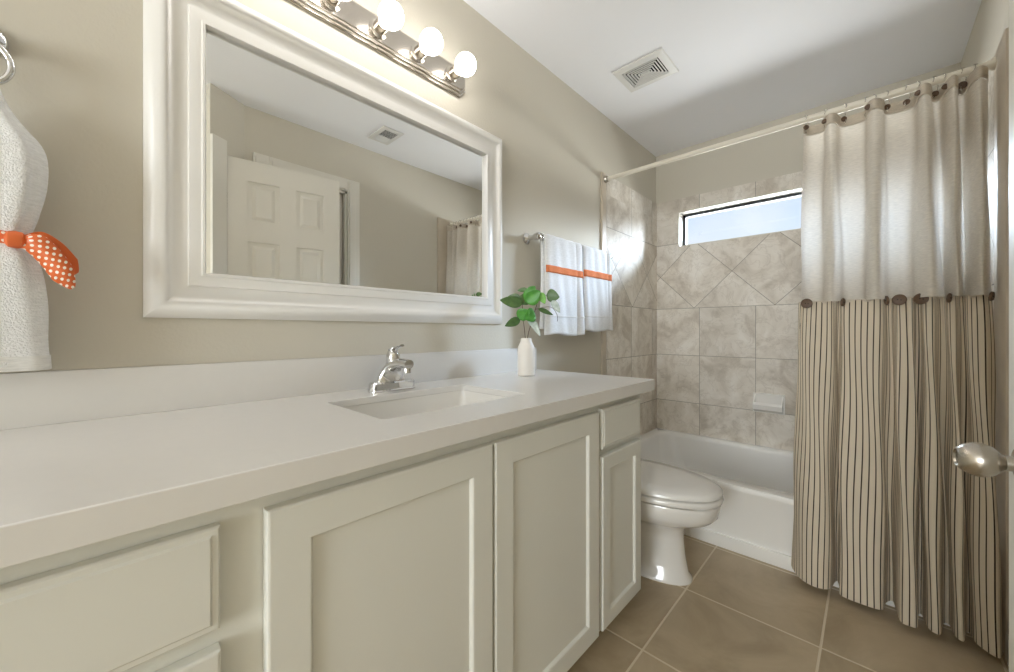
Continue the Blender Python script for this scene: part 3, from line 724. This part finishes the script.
# ribbon: band round the towel, knot and two tails
rb = empty('ribbon', (.11, -.08, 1.225), 'orange ribbon with white dots tied around the left bath towel', 'ribbon')
def strip(name, cen, half, mat, up=None, tilt=0):
    """flat band following a centre line; half = half width vectors"""
    bm = bmesh.new(); uvl = bm.loops.layers.uv.new('UVMap'); rows = []; s = 0; pts = [Vector(p) for p in cen]
    for i, p in enumerate(pts):
        if i: s += (p-pts[i-1]).length
        h = Vector(half[i]) if isinstance(half, list) else Vector(half)
        rows.append((bm.verts.new(tuple(p-h)), bm.verts.new(tuple(p+h)), s, h.length))
    for a, b in zip(rows, rows[1:]):
        f = bm.faces.new((a[0], a[1], b[1], b[0])); 
        for lp, uv in zip(f.loops, ((a[2], -a[3]), (a[2], a[3]), (b[2], b[3]), (b[2], -b[3]))): lp[uvl].uv = (uv[0]+.1, uv[1]+.1)
    o = finish(name, bm, mat, rb, angle=180); sm = o.modifiers.new('thickness', 'SOLIDIFY'); sm.thickness = .0008; sm.offset = 0; return o
cen = []
for i in range(97):
    a = (2*PI*i/96+PI) % (2*PI)-PI; p = Vector(tow_r(a, 1.218, .068, .034)); c0 = Vector((.066, RY, 1.218)); d = p-c0; cen.append(tuple(c0+d*(1+.004/max(.01, d.length)) + Vector((0, 0, .012*math.sin(a)*-1+.008))))
strip('band', cen, (0, 0, .011), M['ribbon'])
K = Vector((.103, -.098, 1.216))
bm = bmesh.new()
for i in range(1):
    loops = [[tuple(K+Vector((.010*math.cos(2*PI*k/16)*w_, x_, .014*math.sin(2*PI*k/16)*w_))) for k in range(16)] for x_, w_ in ((-.012, .6), (-.008, 1), (0, 1.1), (.008, 1), (.012, .6))]
    loft(bm, loops)
finish('knot', bm, M['ribbon'], rb)
tail1 = catmull([tuple(K), (.112, -.080, 1.216), (.115, -.060, 1.193), (.114, -.042, 1.160), (.113, -.030, 1.135)], 6)
strip('tail', tail1, [tuple(Vector((.006, .013, .012))*(.55+.45*min(1,i/6))*(1 if i < 19 else 1-.8*(i-18)/6)) for i in range(25)], M['ribbon'])
tail2 = catmull([tuple(K), (.100, -.078, 1.225), (.098, -.055, 1.210), (.094, -.037, 1.185), (.092, -.026, 1.165)], 6)
q = strip('tail', tail2, [tuple(Vector((.006, .010, .010))*(.6+.4*min(1,i/6))*(1 if i < 20 else 1-.75*(i-19)/5)) for i in range(25)], M['ribbonback']); q['label'] = 'plain orange back side of the ribbon'

# ------------------------------------------------------------ ceiling vents
def exhaust(name, x0, x1, y0, y1, label):
    e_ = empty(name, ((x0+x1)/2, (y0+y1)/2, H), label, 'vent')
    bm = bmesh.new(); a, b, c, d = x0, x1, y0, y1; w_ = .036
    def rl(i, z): return [(a+i, c+i, z), (b-i, c+i, z), (b-i, d-i, z), (a+i, d-i, z)]
    L = loft(bm, [rl(0, H-.0005), rl(0, H-.004), rl(.004, H-.008), rl(w_, H-.011), rl(w_+.001, H-.004)], False, False)
    finish('frame', bm, M['vent'], e_, smooth=False)
    obox('duct_opening', (a+w_-.002, b-w_+.002, c+w_-.002, d-w_+.002, H-.003, H-.0005), M['black'], e_)['label'] = 'dark opening behind the louvres'
    bm = bmesh.new(); i = w_+.008; hz = min(b-a, d-c)/2
    k = 0
    while i < hz-.004:
        L = loft(bm, [rl(i, H-.005), rl(i-.002, H-.0105), rl(i+.0025, H-.011), rl(i+.004, H-.005)], False, False); i += .0135; k += 1
    box(bm, (a+b)/2-.022, (a+b)/2+.022, (c+d)/2-.004, (c+d)/2+.004, H-.0115, H-.004)
    finish('louvre_grille', bm, M['vent'], e_, smooth=False)
exhaust('exhaust_fan_cover', .226, .486, 1.828, 2.050, 'white rectangular louvred vent cover on the ceiling near the tub')
e_ = empty('ceiling_register', (1.25, 1.36, H), 'white ceiling register seen only in the mirror, half its slots dark', 'vent')
bm = bmesh.new(); box(bm, 1.13, 1.35, 1.28, 1.43, H-.008, H-.0005, .003); finish('plate', bm, M['vent'], e_)
obox('slot_opening', (1.16, 1.25, 1.31, 1.40, H-.0095, H-.006), M['black'], e_)['label'] = 'dark opening behind the slats'
bm = bmesh.new()
for k in range(13): box(bm, 1.16+k*.0135, 1.1635+k*.0135, 1.31, 1.40, H-.0112, H-.007)
finish('slats', bm, M['vent'], e_, smooth=False)

# ------------------------------------------------------------ curtain rod, hooks, curtain
RZ_, RYc = 1.987, 2.145
cr_ = empty('curtain_rod', (.76, RYc, RZ_), 'pale straight shower curtain rod spanning the tub alcove', 'curtain rod')
bm = bmesh.new(); tube(bm, [(.012, RYc, RZ_), (1.10, RYc, RZ_)], .0125, 20); tube(bm, [(1.0, RYc, RZ_), (XR-.012, RYc, RZ_)], .0143, 20); finish('rod', bm, M['rodm'], cr_)
for xa, s in ((t+.0005, 1), (XR-t-.0005, -1)):
    bm = bmesh.new(); lathe(bm, (xa, RYc, RZ_), [(.022, 0), (.022, s*.006), (.017, s*.014), (.0165, s*.022)], 24, 0); finish('end_cap', bm, M['rodm'] if s < 0 else M['nickel'], cr_)
HX = [.998, 1.064, 1.124, 1.192, 1.214, 1.252, 1.306, 1.334, 1.378, 1.400, 1.446, 1.476]
FOLDY = []
hook0 = None
for i, x in enumerate(HX):
    if hook0 is None:
        bm = bmesh.new(); pts = []
        for k in range(15):
            a = math.radians(200-260*k/14); pts.append((.0035*math.sin(k), .0185*math.cos(a), .0185*math.sin(a)))
        pts += [(.001, .012, -.028), (.0, -.002, -.042), (0, -.016, -.052), (0, -.020, -.060), (0, -.012, -.064), (0, -.006, -.056)]
        tube(bm, catmull(pts, 2), .0013, 8); hk = finish('curtain_hook', bm, M['nickel'], angle=180); hook0 = hk
    else:
        hk = hook0.copy(); COL.objects.link(hk)
    hk.location = (x, RYc, RZ_); hk.rotation_euler = (0, 0, random.uniform(-.5, .5))
    tag(hk, 'thin metal curtain hook over the rod, one of twelve holding the curtain', 'curtain hook', 'curtain hooks along the rod')

cu = empty('shower_curtain', (1.24, 2.1, 0), 'linen and striped two-tier shower curtain gathered at the right of the tub', 'shower curtain')
Zt, Zm, Zb = 1.957, 1.178, .035
topP = [(.988, 2.118), (1.000, 2.150), (1.030, 2.160), (1.056, 2.150), (1.062, 2.120), (1.078, 2.100), (1.096, 2.112), (1.112, 2.155), (1.150, 2.165), (1.186, 2.155), (1.192, 2.110), (1.212, 2.085), (1.236, 2.110), (1.246, 2.155), (1.285, 2.165), (1.322, 2.155),
        (1.332, 2.105), (1.346, 2.085), (1.362, 2.105), (1.372, 2.155), (1.392, 2.158), (1.402, 2.11), (1.416, 2.088), (1.428, 2.11), (1.434, 2.155), (1.452, 2.157), (1.458, 2.11), (1.474, 2.08), (1.494, 2.105), (1.500, 2.14)]
botP = [(.980, 2.115), (.996, 2.145), (1.026, 2.155), (1.050, 2.145), (1.062, 2.105), (1.085, 2.085), (1.110, 2.108), (1.122, 2.15), (1.150, 2.16), (1.182, 2.15), (1.190, 2.10), (1.217, 2.075), (1.244, 2.10), (1.256, 2.15), (1.285, 2.16), (1.316, 2.15),
        (1.325, 2.095), (1.362, 2.055), (1.392, 2.095), (1.399, 2.15), (1.404, 2.155), (1.410, 2.11), (1.424, 2.075), (1.440, 2.105), (1.446, 2.15), (1.454, 2.152), (1.460, 2.10), (1.478, 2.065), (1.498, 2.10), (1.508, 2.13)]
topP = [(x, 2.13+(y-2.13)*1.25) for x, y in topP]; botP = [(x, 2.13+(y-2.13)*1.25) for x, y in botP]
hemP = [(.950, 2.074), (.965, 2.03), (1.0, 1.978), (1.045, 1.962), (1.083, 1.985), (1.096, 2.05), (1.104, 2.07), (1.112, 2.02), (1.118, 1.968), (1.172, 1.958), (1.231, 1.966), (1.244, 2.03), (1.262, 2.06), (1.270, 2.0), (1.278, 1.934), (1.300, 1.925), (1.320, 1.938), (1.326, 2.02), (1.336, 2.03), (1.346, 1.955), (1.372, 1.942), (1.386, 2.02), (1.400, 2.03), (1.408, 1.965), (1.425, 1.953), (1.436, 2.01), (1.446, 2.02), (1.454, 1.965), (1.490, 1.925), (1.505, 1.96)]
def cloth(P0, P1, z0, z1, mat, name, nz, sub=5, ease=1.0, ripple=0, wob=.0, hemw=None):
    A_, B_ = catmull(P0, sub), catmull(P1, sub); bm = bmesh.new(); uvl = bm.loops.layers.uv.new('UVMap'); rows = []; us = [0]
    for i in range(1, len(B_)): us.append(us[-1]+math.dist(B_[i], B_[i-1]))
    for r in range(nz+1):
        tt = r/nz; te = tt**ease; z = z0+(z1-z0)*tt; row = []
        for i, (a, b) in enumerate(zip(A_, B_)):
            x = a[0]+(b[0]-a[0])*te; y = a[1]+(b[1]-a[1])*te
            x += wob*math.sin(z*7+i*.35)*math.sin(PI*tt); y += ripple*math.sin(i*1.25)*(1-tt)**3 + wob*.9*math.sin(z*5.3+i*.22)*math.sin(PI*tt)
            zz = z + (hemw(i, len(A_)) if (hemw and r == 0) else 0)
            row.append(bm.verts.new((x, y, zz)))
        rows.append(row)
    for r, (a, b) in enumerate(zip(rows, rows[1:])):
        for i in range(len(a)-1):
            f_ = bm.faces.new((a[i], a[i+1], b[i+1], b[i]))
            for lp, k in zip(f_.loops, (i, i+1, i+1, i)): lp[uvl].uv = (us[k]+.005, 0)
    o = finish(name, bm, mat, cu, angle=180, recalc=False); return o
q = cloth(topP, botP, Zt-.040, Zm, M['linen'], 'linen_panel', 40, wob=.004); q['label'] = 'translucent natural linen upper panel'
hd = cloth(topP, topP, Zt+.004, Zt-.036, M['linenh'], 'header_band', 4)
sm = hd.modifiers.new('thickness', 'SOLIDIFY'); sm.thickness = .003; sm.offset = 0; hd['label'] = 'beige doubled header with button holes'
topR = [(1.0+(x-1.0)*.985+.004, 2.122+.28*(y-1.99)) for x, y in hemP]
topR[0] = (.984, 2.118); topR[-1] = (1.506, 2.118)
q = cloth(topR, hemP, Zm+.002, Zb, M['ticking'], 'striped_ruffle', 50, ease=.8, ripple=.004, wob=.005)
q['label'] = 'cream lower panel with thin dark stripes'
q2 = cloth([(x, y+.0) for x, y in topR], topR, Zm+.006, Zm-.006, M['linenh'], 'seam_band', 2, ripple=0)
# small brown shells at the hooks
BX = [(.999, 2.112, 1.936), (1.060, 2.120, 1.942), (1.121, 2.142, 1.938), (1.194, 2.098, 1.940), (1.250, 2.145, 1.938), (1.303, 2.150, 1.938), (1.331, 2.102, 1.940), (1.377, 2.148, 1.938), (1.399, 2.112, 1.938), (1.442, 2.147, 1.940)]
for i, (x, y, z) in enumerate(BX):
    bm = bmesh.new(); r_ = .0105 if i < 9 else .013
    lathe(bm, (0, 0, 0), [(r_*.75, .003), (r_, .001), (r_, -.002), (r_*.8, -.005), (r_*.55, -.004), (.001, -.0035)], 20, 1)
    o = finish('button', bm, M['wood']); o.location = (x, y-.010, z); o.rotation_euler = (random.uniform(-.3, .3), 0, random.uniform(-.7, .7)); o.parent = cu; o.matrix_parent_inverse = Matrix.Translation(-Vector(cu.location)); o['label'] = 'small brown coconut shell button in the header'
BM_ = [(1.002, 2.095, 0.2, .0205), (1.118, 2.108, 1.35, .017), (1.248, 2.100, -1.3, .018), (1.281, 2.085, -.1, .0205), (1.336, 2.080, .25, .0205), (1.405, 2.092, 1.3, .017), (1.500, 2.090, 1.25, .016)]
for x, y, rz, r_ in BM_:
    bm = bmesh.new(); lathe(bm, (0, 0, 0), [(r_*.8, .003), (r_, .001), (r_, -.002), (r_*.86, -.0055), (r_*.72, -.0045), (r_*.3, -.004), (.001, -.004)], 28, 1)
    o = finish('button', bm, M['wood']); o.location = (x, y-.008, Zm-.005); o.rotation_euler = (.1, .15, rz); o.parent = cu; o.matrix_parent_inverse = Matrix.Translation(-Vector(cu.location)); o['label'] = 'large coconut shell button on the seam'
    for s in (-1, 1):
        bm = bmesh.new(); lathe(bm, (s*r_*.22, -.0046, 0), [(r_*.1, .001), (r_*.1, -.0006)], 10, 1); h = finish('button_hole', bm, M['black']); h.parent = o
